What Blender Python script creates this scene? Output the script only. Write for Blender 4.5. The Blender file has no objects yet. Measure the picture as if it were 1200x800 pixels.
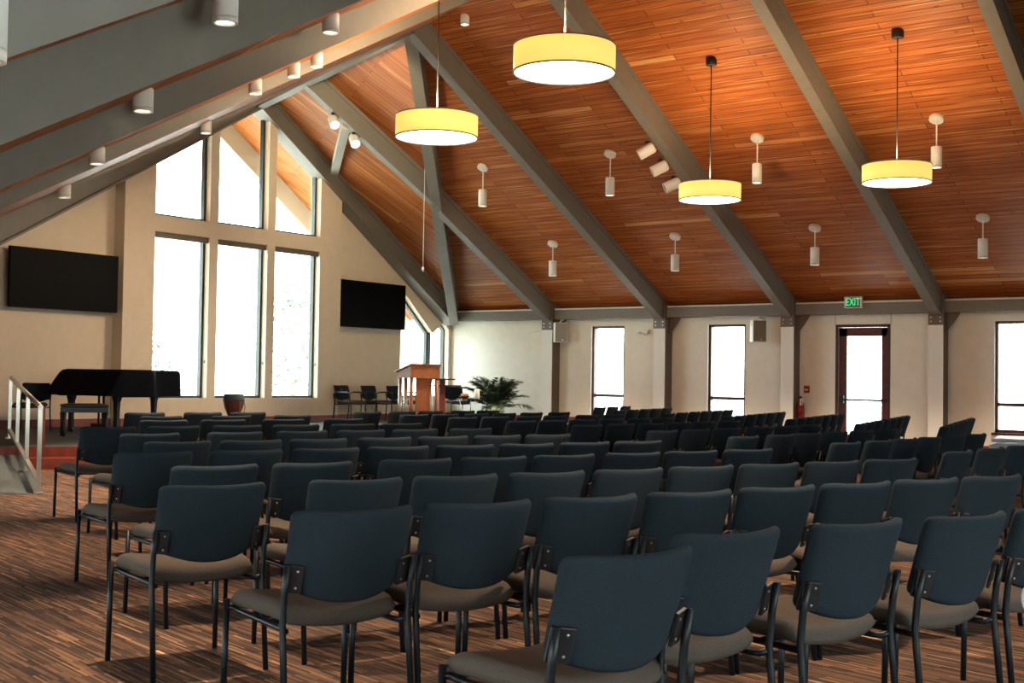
import bpy, bmesh, math, random
from mathutils import Vector, Matrix
random.seed(7)
PI = math.pi
C = bpy.context.scene.collection
SC = bpy.context.scene

# ------------------------------------------------------------------ materials
def newmat(name):
    m = bpy.data.materials.new(name); m.use_nodes = True
    return m, m.node_tree.nodes, m.node_tree.links, m.node_tree.nodes['Principled BSDF']

def mat(name, col, rough=.6, metal=0., noise=0., nscale=40., bump=0., spec=None, coat=0.):
    m, N, L, b = newmat(name)
    b.inputs['Base Color'].default_value = (*col, 1)
    b.inputs['Roughness'].default_value = rough
    b.inputs['Metallic'].default_value = metal
    if spec is not None: b.inputs['Specular IOR Level'].default_value = spec
    if coat: b.inputs['Coat Weight'].default_value = coat
    if noise or bump:
        tc = N.new('ShaderNodeTexCoord'); no = N.new('ShaderNodeTexNoise')
        no.inputs['Scale'].default_value = nscale; no.inputs['Detail'].default_value = 4
        L.new(tc.outputs['Object'], no.inputs['Vector'])
        if noise:
            rp = N.new('ShaderNodeValToRGB')
            rp.color_ramp.elements[0].position = .3; rp.color_ramp.elements[1].position = .7
            rp.color_ramp.elements[0].color = (*[c*(1-noise) for c in col], 1)
            rp.color_ramp.elements[1].color = (*[min(1, c*(1+noise)) for c in col], 1)
            L.new(no.outputs['Fac'], rp.inputs['Fac']); L.new(rp.outputs['Color'], b.inputs['Base Color'])
        if bump:
            bp = N.new('ShaderNodeBump'); bp.inputs['Strength'].default_value = bump; bp.inputs['Distance'].default_value = .01
            L.new(no.outputs['Fac'], bp.inputs['Height']); L.new(bp.outputs['Normal'], b.inputs['Normal'])
    return m

def emit(name, col, s):
    m, N, L, b = newmat(name)
    b.inputs['Base Color'].default_value = (*[c*.8 for c in col], 1)
    b.inputs['Emission Color'].default_value = (*col, 1)
    b.inputs['Emission Strength'].default_value = s
    return m

def ramp(N, stops, interp='LINEAR'):
    r = N.new('ShaderNodeValToRGB'); cr = r.color_ramp; cr.interpolation = interp
    while len(cr.elements) > 1: cr.elements.remove(cr.elements[-1])
    cr.elements[0].position = stops[0][0]; cr.elements[0].color = (*stops[0][1], 1)
    for p, c in stops[1:]:
        e = cr.elements.new(p); e.color = (*c, 1)
    return r

def board_mat(name, along_deg, width, length, stops, rough=.5, gapdark=.35, xs=1.0, grain=.25, mortar=.006):
    """boards laid in plan direction along_deg (angle from +X); random tone per board"""
    m, N, L, b = newmat(name)
    tc = N.new('ShaderNodeTexCoord'); mp = N.new('ShaderNodeMapping')
    mp.inputs['Rotation'].default_value = (0, 0, -math.radians(along_deg))
    L.new(tc.outputs['Object'], mp.inputs['Vector'])
    sc = N.new('ShaderNodeMapping'); sc.inputs['Scale'].default_value = (1, xs, 0)
    L.new(mp.outputs['Vector'], sc.inputs['Vector'])
    br = N.new('ShaderNodeTexBrick'); br.offset = .37; br.offset_frequency = 2; br.squash = 1
    br.inputs['Color1'].default_value = (0, 0, 0, 1); br.inputs['Color2'].default_value = (1, 1, 1, 1)
    br.inputs['Mortar'].default_value = (.5, .5, .5, 1)
    br.inputs['Scale'].default_value = 1; br.inputs['Mortar Size'].default_value = mortar
    br.inputs['Brick Width'].default_value = length; br.inputs['Row Height'].default_value = width
    L.new(sc.outputs['Vector'], br.inputs['Vector'])
    rp = ramp(N, stops)
    L.new(br.outputs['Color'], rp.inputs['Fac'])
    # grain: noise stretched along the board
    gs = N.new('ShaderNodeMapping'); gs.inputs['Scale'].default_value = (1.2, 38, 1)
    L.new(sc.outputs['Vector'], gs.inputs['Vector'])
    no = N.new('ShaderNodeTexNoise'); no.inputs['Scale'].default_value = 1; no.inputs['Detail'].default_value = 5
    L.new(gs.outputs['Vector'], no.inputs['Vector'])
    mx = N.new('ShaderNodeMix'); mx.data_type = 'RGBA'; mx.blend_type = 'MULTIPLY'
    mx.inputs['Factor'].default_value = grain
    gr = ramp(N, [(.35, (.45, .40, .36)), (.65, (1.15, 1.12, 1.1))])
    L.new(no.outputs['Fac'], gr.inputs['Fac'])
    L.new(rp.outputs['Color'], mx.inputs['A']); L.new(gr.outputs['Color'], mx.inputs['B'])
    # joints
    mo = N.new('ShaderNodeMix'); mo.data_type = 'RGBA'; mo.blend_type = 'MULTIPLY'
    L.new(br.outputs['Fac'], mo.inputs['Factor'])
    L.new(mx.outputs['Result'], mo.inputs['A']); mo.inputs['B'].default_value = (gapdark, gapdark*.85, gapdark*.75, 1)
    # thin pale streaks along the boards
    ss = N.new('ShaderNodeMapping'); ss.inputs['Scale'].default_value = (.55, 30, 1); ss.inputs['Location'].default_value = (3.3, 7.1, 0)
    L.new(sc.outputs['Vector'], ss.inputs['Vector'])
    sn = N.new('ShaderNodeTexNoise'); sn.inputs['Scale'].default_value = 1; sn.inputs['Detail'].default_value = 2
    L.new(ss.outputs['Vector'], sn.inputs['Vector'])
    sr = ramp(N, [(.615, (0, 0, 0)), (.66, (.7, .7, .7))]); L.new(sn.outputs['Fac'], sr.inputs['Fac'])
    ms = N.new('ShaderNodeMix'); ms.data_type = 'RGBA'; ms.blend_type = 'MIX'
    L.new(sr.outputs['Color'], ms.inputs['Factor']); L.new(mo.outputs['Result'], ms.inputs['A']); ms.inputs['B'].default_value = (*stops[-1][1], 1)
    mo = ms
    # knots
    kn = N.new('ShaderNodeTexVoronoi'); kn.inputs['Scale'].default_value = 2.2
    ks = N.new('ShaderNodeMapping'); ks.inputs['Scale'].default_value = (.7, 1.6, 1)
    L.new(sc.outputs['Vector'], ks.inputs['Vector']); L.new(ks.outputs['Vector'], kn.inputs['Vector'])
    kr = ramp(N, [(.0, (.45, .35, .3)), (.05, (.5, .4, .33)), (.085, (1, 1, 1))])
    L.new(kn.outputs['Distance'], kr.inputs['Fac'])
    mk = N.new('ShaderNodeMix'); mk.data_type = 'RGBA'; mk.blend_type = 'MULTIPLY'; mk.inputs['Factor'].default_value = .8 if grain else 0
    L.new(mo.outputs['Result'], mk.inputs['A']); L.new(kr.outputs['Color'], mk.inputs['B'])
    L.new(mk.outputs['Result'], b.inputs['Base Color'])
    b.inputs['Roughness'].default_value = rough; b.inputs['Specular IOR Level'].default_value = .2
    return m

def carpet_mat():
    m, N, L, b = newmat('striped_carpet')
    tc = N.new('ShaderNodeTexCoord'); mp = N.new('ShaderNodeMapping')
    mp.inputs['Rotation'].default_value = (0, 0, -math.radians(75))
    L.new(tc.outputs['Object'], mp.inputs['Vector'])
    def layer(w, h, off, stops):
        br = N.new('ShaderNodeTexBrick'); br.offset = off; br.offset_frequency = 2
        br.inputs['Color1'].default_value = (0, 0, 0, 1); br.inputs['Color2'].default_value = (1, 1, 1, 1)
        br.inputs['Mortar'].default_value = (.2, .2, .2, 1)
        br.inputs['Scale'].default_value = 1; br.inputs['Mortar Size'].default_value = 0
        br.inputs['Brick Width'].default_value = w; br.inputs['Row Height'].default_value = h
        L.new(mp.outputs['Vector'], br.inputs['Vector'])
        r = ramp(N, stops, 'CONSTANT'); L.new(br.outputs['Color'], r.inputs['Fac']); return r
    a = layer(.30, .012, .41, [(0, (.042, .028, .023)), (.30, (.076, .046, .033)), (.60, (.125, .068, .042)), (.82, (.185, .098, .053)), (.96, (.28, .16, .09))])
    c = layer(.55, .016, .63, [(0, (.8, .8, .82)), (.3, (1, 1, 1)), (.75, (1.12, 1.1, 1.06)), (.985, (2.6, 2.6, 2.6))])
    mx = N.new('ShaderNodeMix'); mx.data_type = 'RGBA'; mx.blend_type = 'MULTIPLY'; mx.inputs['Factor'].default_value = 1
    L.new(a.outputs['Color'], mx.inputs['A']); L.new(c.outputs['Color'], mx.inputs['B'])
    L.new(mx.outputs['Result'], b.inputs['Base Color'])
    b.inputs['Roughness'].default_value = .95; b.inputs['Specular IOR Level'].default_value = .15
    no = N.new('ShaderNodeTexNoise'); no.inputs['Scale'].default_value = 220
    L.new(tc.outputs['Object'], no.inputs['Vector'])
    bp = N.new('ShaderNodeBump'); bp.inputs['Strength'].default_value = .25; bp.inputs['Distance'].default_value = .004
    L.new(no.outputs['Fac'], bp.inputs['Height']); L.new(bp.outputs['Normal'], b.inputs['Normal'])
    return m

def glass_mat():
    m, N, L, b = newmat('window_glass')
    out = N['Material Output']
    t = N.new('ShaderNodeBsdfTransparent'); t.inputs['Color'].default_value = (.93, .97, .95, 1)
    g = N.new('ShaderNodeBsdfGlossy'); g.inputs['Roughness'].default_value = .02
    mx = N.new('ShaderNodeMixShader'); mx.inputs['Fac'].default_value = .05
    L.new(t.outputs[0], mx.inputs[1]); L.new(g.outputs[0], mx.inputs[2]); L.new(mx.outputs[0], out.inputs['Surface'])
    return m

WOODS = [(0, (.33, .100, .024)), (.35, (.38, .116, .028)), (.65, (.41, .132, .034)), (.93, (.44, .148, .040)), (.975, (.52, .21, .068)), (1, (.68, .36, .15))]
M = {}
M['wood_main'] = board_mat('ceiling_boards', 90, .135, 3.4, WOODS, xs=1.125, grain=.65, gapdark=.4, mortar=.008)
M['wood_front'] = board_mat('apse_boards', -31, .135, 3.4, WOODS, xs=1.1, grain=.55)
M['carpet'] = carpet_mat()
M['stage_carpet'] = mat('grey_carpet', (.10, .115, .12), .95, noise=.35, nscale=60, spec=.1)
M['glass'] = glass_mat()
M['wall'] = mat('warm_wall_paint', (.66, .565, .44), .85, noise=.03, nscale=6, bump=.05)
M['wall_pale'] = mat('pale_wall_paint', (.75, .735, .66), .85, noise=.03, nscale=6, bump=.05)
M['beam'] = mat('grey_beam_paint', (.165, .156, .136), .55, noise=.05, nscale=8)
M['beam_pale'] = mat('pale_beam_paint', (.42, .42, .36), .55)
M['steel'] = mat('grey_brown_steel', (.12, .095, .075), .5)
M['casing'] = mat('pale_casing', (.74, .76, .72), .7)
M['redwood'] = mat('red_brown_wood', (.19, .032, .014), .45, noise=.25, nscale=12)
M['darkwood'] = mat('dark_brown_wood', (.055, .016, .011), .4, noise=.25, nscale=14)
M['doorwood'] = mat('dark_red_door_wood', (.085, .018, .012), .45, noise=.25, nscale=12)
M['frame'] = mat('dark_green_frame', (.02, .032, .028), .45)
M['black'] = mat('black_plastic', (.012, .012, .014), .4)
M['screen'] = mat('black_screen', (.0015, .0015, .0017), .5, spec=.05)
M['white'] = mat('white_enamel', (.72, .72, .70), .4)
M['grey'] = mat('mid_grey', (.17, .16, .14), .6)
M['grille'] = mat('tan_grey_grille', (.24, .22, .18), .8)
M['fabric'] = mat('navy_fabric', (.0165, .025, .033), .95, noise=.25, nscale=320, bump=.3, spec=.12)
M['seatfab_lit'] = mat('navy_fabric_warm_lit', (.074, .060, .050), .95, noise=.22, nscale=320, bump=.3, spec=.12)  # same navy fabric, warm light on the seat tops put into its colour
M['tube'] = mat('black_tube', (.004, .006, .009), .42, spec=.3)
M['screw'] = mat('bright_screw', (.5, .5, .5), .3, metal=1)
M['chrome'] = mat('brushed_steel', (.62, .60, .52), .3, metal=.9)
M['lectern'] = mat('honey_cherry_wood', (.46, .17, .06), .4, noise=.18, nscale=7)
M['leather'] = mat('bench_leather', (.02, .026, .032), .35)
M['quilt'] = mat('black_quilt', (.005, .006, .010), .9, bump=.4, nscale=30, spec=.06)
M['clay'] = mat('red_brown_drum', (.17, .036, .014), .5, noise=.5, nscale=16)
M['skin'] = mat('teal_drum_rim', (.05, .075, .08), .6)
M['leaf'] = mat('palm_leaf', (.012, .030, .014), .5, noise=.4, nscale=9)
M['leaf_pale'] = mat('palm_leaf_pale', (.06, .11, .03), .5)
M['tree_leaf'] = mat('tree_leaf', (.022, .06, .018), .6)
M['bark'] = mat('bark', (.35, .32, .28), .9)
M['pot'] = mat('teal_pot', (.12, .18, .19), .5)
M['red'] = mat('extinguisher_red', (.26, .014, .012), .35)
M['gravel'] = mat('pale_gravel', (.55, .55, .52), .95, noise=.2, nscale=3)
M['orange'] = mat('orange_fruit', (.6, .22, .06), .5)
M['palepanel'] = mat('pale_blue_panel', (.55, .62, .70), .4)
M['shade'] = emit('yellow_drum_shade', (1., .79, .20), .42)
M['diffuser'] = emit('lamp_diffuser', (1., .93, .78), 4.5)
M['uplight'] = emit('lamp_uplight', (1., .72, .42), 8.0)
M['lens'] = emit('warm_lens', (1., .86, .62), 3.0)
M['exit_green'] = emit('exit_green', (.06, .8, .28), .62)
M['exit_face'] = mat('exit_plate', (.05, .16, .07), .5)
M['cream'] = mat('candle_cream', (.78, .76, .68), .6)
M['tagpaper'] = mat('white_tag', (.75, .72, .68), .7)

# ------------------------------------------------------------------ mesh helpers
def nb(): return bmesh.new()
def face(bm, vs, mi=0):
    try: f = bm.faces.new(vs); f.material_index = mi; return f
    except ValueError: return None
def box(bm, x0, x1, y0, y1, z0, z1, mi=0, mtx=None):
    P = [(x0,y0,z0),(x1,y0,z0),(x1,y1,z0),(x0,y1,z0),(x0,y0,z1),(x1,y0,z1),(x1,y1,z1),(x0,y1,z1)]
    v = [bm.verts.new(mtx @ Vector(p) if mtx else p) for p in P]
    for q in ((0,3,2,1),(4,5,6,7),(0,1,5,4),(1,2,6,5),(2,3,7,6),(3,0,4,7)): face(bm, [v[i] for i in q], mi)
def prism(bm, pts, off, mi=0):
    """planar polygon (3D pts) extruded by vector off"""
    a = [bm.verts.new(p) for p in pts]; b = [bm.verts.new(Vector(p)+Vector(off)) for p in pts]
    n = len(pts); face(bm, a[::-1], mi); face(bm, b, mi)
    for i in range(n): face(bm, [a[i], a[(i+1)%n], b[(i+1)%n], b[i]], mi)
def xz(bm, pts, y0, y1, mi=0): prism(bm, [(x, y0, z) for x, z in pts], (0, y1-y0, 0), mi)
def rafter(bm, p0, p1, w, h, mi=0, lip=0.):
    """beam whose underside centre runs p0-p1, rising h vertically"""
    p0, p1 = Vector(p0), Vector(p1); d = p1-p0; s = Vector((d.y, -d.x, 0)).normalized()
    def bar(w, z0, z1):
        q = [p0-s*w/2, p0+s*w/2, p1+s*w/2, p1-s*w/2]
        prism(bm, [v+Vector((0,0,z0)) for v in q], (0,0,z1-z0), mi)
    if lip:
        bar(w, 0, .05); bar(w*.74, .05, h-.09); bar(w*.95, h-.09, h)
    else: bar(w, 0, h)
def tube(bm, pts, r, n=8, mi=0, cap=True, smooth=True):
    pts = [Vector(p) for p in pts]; rings = []
    for i, p in enumerate(pts):
        d = (pts[min(i+1, len(pts)-1)] - pts[max(i-1, 0)]).normalized()
        a = d.orthogonal().normalized() if i == 0 else (ax - d*ax.dot(d)).normalized()
        ax = a; b = d.cross(a)
        rr = r[i] if isinstance(r, (list, tuple)) else r
        rings.append([bm.verts.new(p + (a*math.cos(2*PI*k/n) + b*math.sin(2*PI*k/n))*rr) for k in range(n)])
    for i in range(len(rings)-1):
        for k in range(n):
            f = face(bm, [rings[i][k], rings[i][(k+1)%n], rings[i+1][(k+1)%n], rings[i+1][k]], mi)
            if f: f.smooth = smooth
    if cap: face(bm, rings[0][::-1], mi); face(bm, rings[-1], mi)
def lathe(bm, prof, n=24, at=(0,0,0), mtx=None, mi=0, smooth=True, cap=True):
    """profile (r, z) turned about z"""
    rings = []
    for r, z in prof:
        ring = []
        for k in range(n):
            p = Vector((r*math.cos(2*PI*k/n), r*math.sin(2*PI*k/n), z))
            if mtx: p = mtx @ p
            ring.append(bm.verts.new(p + Vector(at)))
        rings.append(ring)
    for i in range(len(rings)-1):
        for k in range(n):
            f = face(bm, [rings[i][k], rings[i][(k+1)%n], rings[i+1][(k+1)%n], rings[i+1][k]], mi)
            if f: f.smooth = smooth
    if not cap:
        for k in range(n): face(bm, [rings[-1][k], rings[-1][(k+1)%n], rings[0][(k+1)%n], rings[0][k]], mi)
        return
    if prof[0][0] > 1e-4: face(bm, rings[0][::-1], mi)
    if prof[-1][0] > 1e-4: face(bm, rings[-1], mi)
def disc(bm, r, z, n=24, at=(0,0,0), mi=0):
    face(bm, [bm.verts.new(Vector((r*math.cos(2*PI*k/n), r*math.sin(2*PI*k/n), z))+Vector(at)) for k in range(n)], mi)
def cushion(bm, fc, nrm, th, nu=12, nv=10, pw=5.):
    """padded panel: fc(u,v) centre surface, u,v in -1..1; nrm(u,v) direction; th half thickness"""
    def e(t): return max(0., 1-abs(t)**pw)**.5
    def par(i, n):  # denser toward the rim
        t = -1 + 2*i/n; return math.sin(t*PI/2)*.75 + t*.25
    F, B = [], []
    for i in range(nu+1):
        fr, br = [], []
        for j in range(nv+1):
            u, v = par(i, nu), par(j, nv); p = Vector(fc(u, v)); n = Vector(nrm(u, v)); k = th*e(u)*e(v)
            a = bm.verts.new(p+n*k); fr.append(a)
            br.append(a if i in (0, nu) or j in (0, nv) else bm.verts.new(p-n*k))
        F.append(fr); B.append(br)
    for i in range(nu):
        for j in range(nv):
            f = face(bm, [F[i][j], F[i+1][j], F[i+1][j+1], F[i][j+1]]);  g = face(bm, [B[i][j], B[i][j+1], B[i+1][j+1], B[i+1][j]])
            for q in (f, g):
                if q: q.smooth = True

def obj(name, bm, mats, parent=None, bevel=0.):
    me = bpy.data.meshes.new(name)
    bmesh.ops.recalc_face_normals(bm, faces=bm.faces[:])
    bm.to_mesh(me); bm.free()
    for m in (mats if isinstance(mats, (list, tuple)) else [mats]): me.materials.append(m)
    o = bpy.data.objects.new(name, me); C.objects.link(o)
    if parent: o.parent = parent
    if bevel:
        b = o.modifiers.new('bevel', 'BEVEL'); b.width = bevel; b.segments = 2; b.limit_method = 'ANGLE'
    return o
def tag(o, label, cat, group=None):
    o['label'] = label; o['category'] = cat
    if group: o['group'] = group
    return o
def thing(name, label, cat, loc=(0,0,0), rz=0, group=None):
    o = bpy.data.objects.new(name, None); C.objects.link(o); o.empty_display_size = .1
    o.location = loc; o.rotation_euler = (0, 0, rz)
    return tag(o, label, cat, group)
def struct(name, bm, mats, parent=None, bevel=0.):
    o = obj(name, bm, mats, parent, bevel)
    if not parent: o['kind'] = 'structure'
    return o
def dup(root, loc, rz, label, group=None, sx=1.):
    r = root.copy(); C.objects.link(r); r.location = loc; r.rotation_euler = (0, 0, rz); r['label'] = label
    r.scale = (sx, 1, 1)
    if group: r['group'] = group
    for ch in list(root.children):
        c = ch.copy(); C.objects.link(c); c.parent = r
        for g in ch.children:
            d = g.copy(); C.objects.link(d); d.parent = c
    return r
def light(kind, name, loc, energy, col, parent=None, rot=None, size=.1, spot=None, blend=.5, aim=None):
    l = bpy.data.lights.new(name, kind); l.energy = energy; l.color = col
    o = bpy.data.objects.new(name, l); C.objects.link(o); o.location = loc
    if kind in ('POINT', 'SPOT'): l.shadow_soft_size = size
    if kind == 'SPOT': l.spot_size = math.radians(spot); l.spot_blend = blend
    if aim is not None:
        o.rotation_euler = (Vector(aim)-Vector(loc)).to_track_quat('-Z', 'Y').to_euler()
    elif rot: o.rotation_euler = rot
    if parent:
        o.parent = parent
        o.matrix_parent_inverse = Matrix.Translation(parent.location).inverted()
    return o
ORD = ['first','second','third','fourth','fifth','sixth','seventh','eighth','ninth','tenth','eleventh','twelfth']
WORLD, EXPO = 8.0, 0.95
E_CAN, E_TRK, E_WASH, E_UP, E_NEAR, E_GLOW = 560, 300, 440, 240, 700, 105
CHAIR_ROWS = {
  ('L', 0): (-15, [(3.0,1.8),(3.62,1.82),(4.17,1.62),(4.7,1.42),(5.25,1.27)]),
  ('L', 1): (-18, [(3.306,3.094),(3.818,2.937),(4.326,2.771),(4.833,2.599),(5.344,2.439),(5.851,2.27),(6.362,2.11),(6.87,1.94)]),
  ('L', 2): (-17.5, [(3.62,4.19),(4.274,3.981),(4.79,3.823),(5.302,3.656),(5.817,3.495),(6.332,3.337),(6.846,3.172),(7.359,3.007),(7.9,2.84)]),
  ('L', 3): (-16, [(4.39,5.07),(4.93,4.91),(5.567,4.734),(6.089,4.577),(6.614,4.429),(7.162,4.272),(7.688,4.128),(8.22,3.97)]),
  ('L', 4): (-15.5, [(4.86,6.15),(5.44,5.99),(5.98,5.84),(6.512,5.695),(7.041,5.54),(7.573,5.396),(8.104,5.249),(8.64,5.1)]),
  ('L', 5): (-14, [(5.764,7.034),(6.303,6.899),(6.843,6.767),(7.413,6.624),(7.953,6.492),(8.493,6.357),(9.031,6.217)]),
  ('L', 6): (-13, [(6.38,8.12),(7.09,7.95),(7.7,7.81),(8.28,7.68),(8.86,7.55),(9.47,7.4)]),
  ('L', 7): (-13.5, [(6.88,9.31),(7.46,9.17),(8.07,9.03),(8.68,8.88),(9.3,8.73),(9.87,8.59)]),
  ('L', 8): (-14, [(8.35,10.42),(8.98,10.26),(9.67,10.09),(10.4,9.91)]),
  ('L', 9): (-12, [(9.14,11.44),(9.98,11.26),(10.77,11.09)]),
  ('L', 10): (-14, [(9.8,12.58),(10.53,12.4),(11.12,12.25)]),
  ('M', 0): (-2.5, [(9.29,2.87),(10.0,2.84),(10.65,2.81)]),
  ('M', 1): (-2.5, [(9.91,3.94),(10.552,3.91),(11.12,3.89),(11.688,3.86),(12.341,3.83),(12.909,3.81)]),
  ('M', 2): (-2.5, [(10.23,4.99),(10.924,4.961),(11.496,4.939),(12.08,4.91),(12.7,4.88),(13.35,4.85)]),
  ('M', 3): (-2.5, [(10.74,6.08),(11.34,6.05),(11.97,6.02),(12.72,5.99),(13.309,5.963),(13.881,5.937)]),
  ('M', 4): (-2.5, [(11.36,7.33),(11.99,7.3),(12.609,7.28),(13.181,7.25),(13.76,7.23),(14.37,7.2)]),
  ('M', 5): (-2.5, [(11.75,8.46),(12.33,8.44),(12.92,8.41),(13.54,8.39),(14.169,8.36),(14.741,8.33)]),
  ('M', 6): (-2.5, [(12.17,9.63),(12.78,9.6),(13.454,9.572),(14.026,9.548),(14.74,9.52),(15.4,9.49)]),
  ('M', 7): (-2.5, [(12.5,10.68),(13.1,10.66),(13.734,10.631),(14.306,10.599),(14.93,10.58),(15.59,10.55)]),
  ('M', 8): (-2.5, [(12.79,11.75),(13.464,11.72),(14.036,11.69),(14.734,11.66),(15.306,11.64)]),
  ('R', 0): (13, [(14.3,3.62),(15.03,3.79)]),
  ('R', 1): (13, [(15.02,4.8),(15.75,4.97),(16.48,5.14),(17.22,5.31),(17.95,5.47),(18.68,5.64),(19.41,5.81)]),
  ('R', 2): (13, [(15.05,5.81),(15.83,5.99),(16.6,6.17),(17.38,6.35),(18.16,6.53),(18.94,6.71),(19.72,6.89)]),
  ('R', 3): (13, [(15.95,7.1),(16.62,7.26),(17.28,7.41),(17.95,7.57),(18.61,7.72),(19.28,7.87),(19.95,8.03)]),
  ('R', 4): (13, [(16.28,8.19),(16.98,8.35),(17.69,8.51),(18.39,8.68),(19.1,8.84),(19.8,9.0)]),
  ('R', 5): (13, [(16.84,9.44),(17.56,9.61),(18.28,9.78),(18.99,9.94),(19.71,10.11),(20.43,10.27)]),
  ('R', 6): (13, [(17.83,10.88),(18.47,11.03),(19.12,11.18),(19.76,11.33),(20.41,11.48)]),
  ('R', 7): (13, [(19.53,12.34),(20.23,12.51),(20.94,12.67)]),
}
# ------------------------------------------------------------------ room geometry
XW, YF, YW = 25.26, 20.40, 20.10       # right wall, front recess wall, front window-wall face
SZ = .28                               # stage height
FR = [17.22, 14.2, 11.16, 8.08, 5.05, 2.3, -1.5]   # roof frames (y)
def zR(x): return 15.97 - .515*x                    # underside of boards, right slope
def zL(x, y): return .53*x - .237*y + 2.27          # underside of boards, left slope
def xridge(y): return (13.70 + .237*y)/1.045
A = Vector((xridge(14.2), 14.2, 0)); A.z = zR(A.x)
Cc = Vector((25.4, 20.4, zR(25.4)))
Ab = Vector(((13.70+.458+.237*14.2)/1.045, 14.2, 0)); Ab.z = zR(Ab.x)   # where the boards meet
P = Vector((18.4, 20.2, 7.33))
RD = (P-A)*(2.2/6.0)
P2, C2 = P+RD, Cc+RD

# floor
bm = nb(); box(bm, -6, XW+.3, -5.3, YF+.3, -.12, 0); struct('floor', bm, M['carpet'])
# ceiling: right slope, apse slope, left slope, apse left slope
B0 = Vector((xridge(-5.3), -5.3, 0)); B0.z = zR(B0.x)
Bb = Vector(((13.70-.166-.237*5.3)/1.045, -5.3, 0)); Bb.z = zR(Bb.x)
def dl(y): return .165+.032*(y-5.05)   # boards sit lower against the left rafters towards the stage
bm = nb(); up = (0, 0, .25)
hx = 26.0; hy = A.y + (hx-A.x)*(Cc.y-A.y)/(Cc.x-A.x)
prism(bm, [Ab, Bb, (hx, -5.3, zR(hx)), (hx, hy, zR(hx))], up, 0)
L1 = (-4.2, -5.3, zL(-4.2, -5.3)-dl(-5.3)); L2 = (4.6, 14.2, zL(4.6, 14.2)-dl(14.2)); L3 = (7.6, 22.5, .9)
prism(bm, [Ab, L2, L1, Bb], up, 0)
prism(bm, [A, Cc, C2, P2], up, 1)
prism(bm, [A, P2, L3], up, 0); prism(bm, [A, L3, L2], up, 0); prism(bm, [A, L2, Ab], up, 0); prism(bm, [A, Ab, Cc], up, 0)
struct('ceiling', bm, [M['wood_main'], M['wood_front']])

# rafters
n = 0
def trim(bm, m, bevel=0.):
    global n; n += 1
    return struct('trim_%d' % n, bm, m, bevel=bevel)
H5 = .5
for i, y in enumerate(FR):
    if i == 0:
        # lower half, from the hip down to its post
        t = (y-A.y)/(Cc.y-A.y); hxp = A.x + t*(Cc.x-A.x)
        bm = nb(); rafter(bm, (25.0, y, zR(25.0)-H5), (hxp+.05, y, zR(hxp+.05)-H5), .2, H5, lip=1); trim(bm, M['beam'])
        continue
    xr = xridge(y)
    bm = nb(); rafter(bm, (25.0, y, zR(25.0)-H5), (xr, y, zR(xr)-H5), .2, H5, lip=1); trim(bm, M['beam'])
    y = {2.3: 2.95}.get(y, y); xr = xridge(y)
    xl = (1.25-2.27+.237*y)/.53
    bm = nb(); rafter(bm, (xl, y, zL(xl, y)-H5), (xr-.02, y, zL(xr-.02, y)-H5), .12, H5); trim(bm, M['beam'])
# hip, apse rafter, front-wall rafters, ridge beams
dz = Vector((0, 0, -H5))
bm = nb(); rafter(bm, Cc+dz+Vector((-.45, -.33, .22)), A+dz, .22, H5, lip=1); trim(bm, M['beam'])
E_ = Vector((20.42, 17.08, 0)); tt = (E_.y-A.y)/(Cc.y-A.y); E_.z = A.z + tt*(Cc.z-A.z) - H5 - .02
Q_ = Vector((17.66, 18.05, 0)); Q_.z = A.z + (18.05-A.y)/(P.y-A.y)*(P.z-A.z) - H5
bm = nb(); rafter(bm, E_, Q_, .2, H5, lip=1); trim(bm, M['beam'])
bm = nb(); rafter(bm, (24.95, 20.2, 2.60), (18.4, 20.2, P.z-H5), .36, H5, lip=1); trim(bm, M['beam'])
bm = nb(); rafter(bm, (9.0, 20.2, 1.38), (18.4, 20.2, P.z-H5), .36, H5, lip=1); trim(bm, M['beam'])
bm = nb(); rafter(bm, A+dz, P+dz, .2, H5-.05, lip=1); trim(bm, M['beam'])
bm = nb(); rafter(bm, A+dz+Vector((0,0,.12)), B0+dz+Vector((0,0,.12)), .2, H5-.12, lip=1); trim(bm, M['beam'])
# pale brace between the two apse rafters
bm = nb(); rafter(bm, (18.58, 17.80, 6.20), (20.62, 20.08, 5.74), .17, .16); trim(bm, M['beam_pale'])
# outside: barge rafter at the edge of the overhang, with a pale drip edge
o1 = Vector((0, 0, -.55))
bm = nb(); rafter(bm, C2+o1, P2+o1, .16, .55); trim(bm, M['beam_pale'])
bm = nb(); rafter(bm, L3+o1 if isinstance(L3, Vector) else Vector(L3)+o1, P2+o1, .16, .55); trim(bm, M['beam_pale'])
# eave beam along the right wall with pale strip on top
bm = nb(); box(bm, 24.98, XW, -5, YF, 2.70, 2.92); trim(bm, M['beam'])
bm = nb(); box(bm, 24.99, XW, -5, YF, 2.925, 2.955); trim(bm, M['casing'])
# posts with pale casing on the room side
for i, y in enumerate(FR[:-1]):
    bm = nb(); box(bm, 24.93, XW, y-.13, y+.13, 0, 3.02); box(bm, 24.90, 25.2, y-.15, y+.15, 2.45, 3.05)
    for dy in (-.09, .09):
        for zz in (2.52, 2.60, 2.68): 
            lathe(bm, [(.018, 0), (.018, .012)], 8, (24.9, y+dy, zz), Matrix.Rotation(-PI/2, 4, 'Y'), 1)
    # knee brace to the wall side
    prism(bm, [(25.1, y-.13, 2.68), (25.1, y-.13, 2.30), (25.1, y-.40, 2.70)], (.05, 0, 0), 0)
    trim(bm, [M['steel'], M['screw']])
    bm = nb(); box(bm, 24.90, 24.93, y-.14, y+.14, 0, 2.45); trim(bm, M['casing'])

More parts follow.
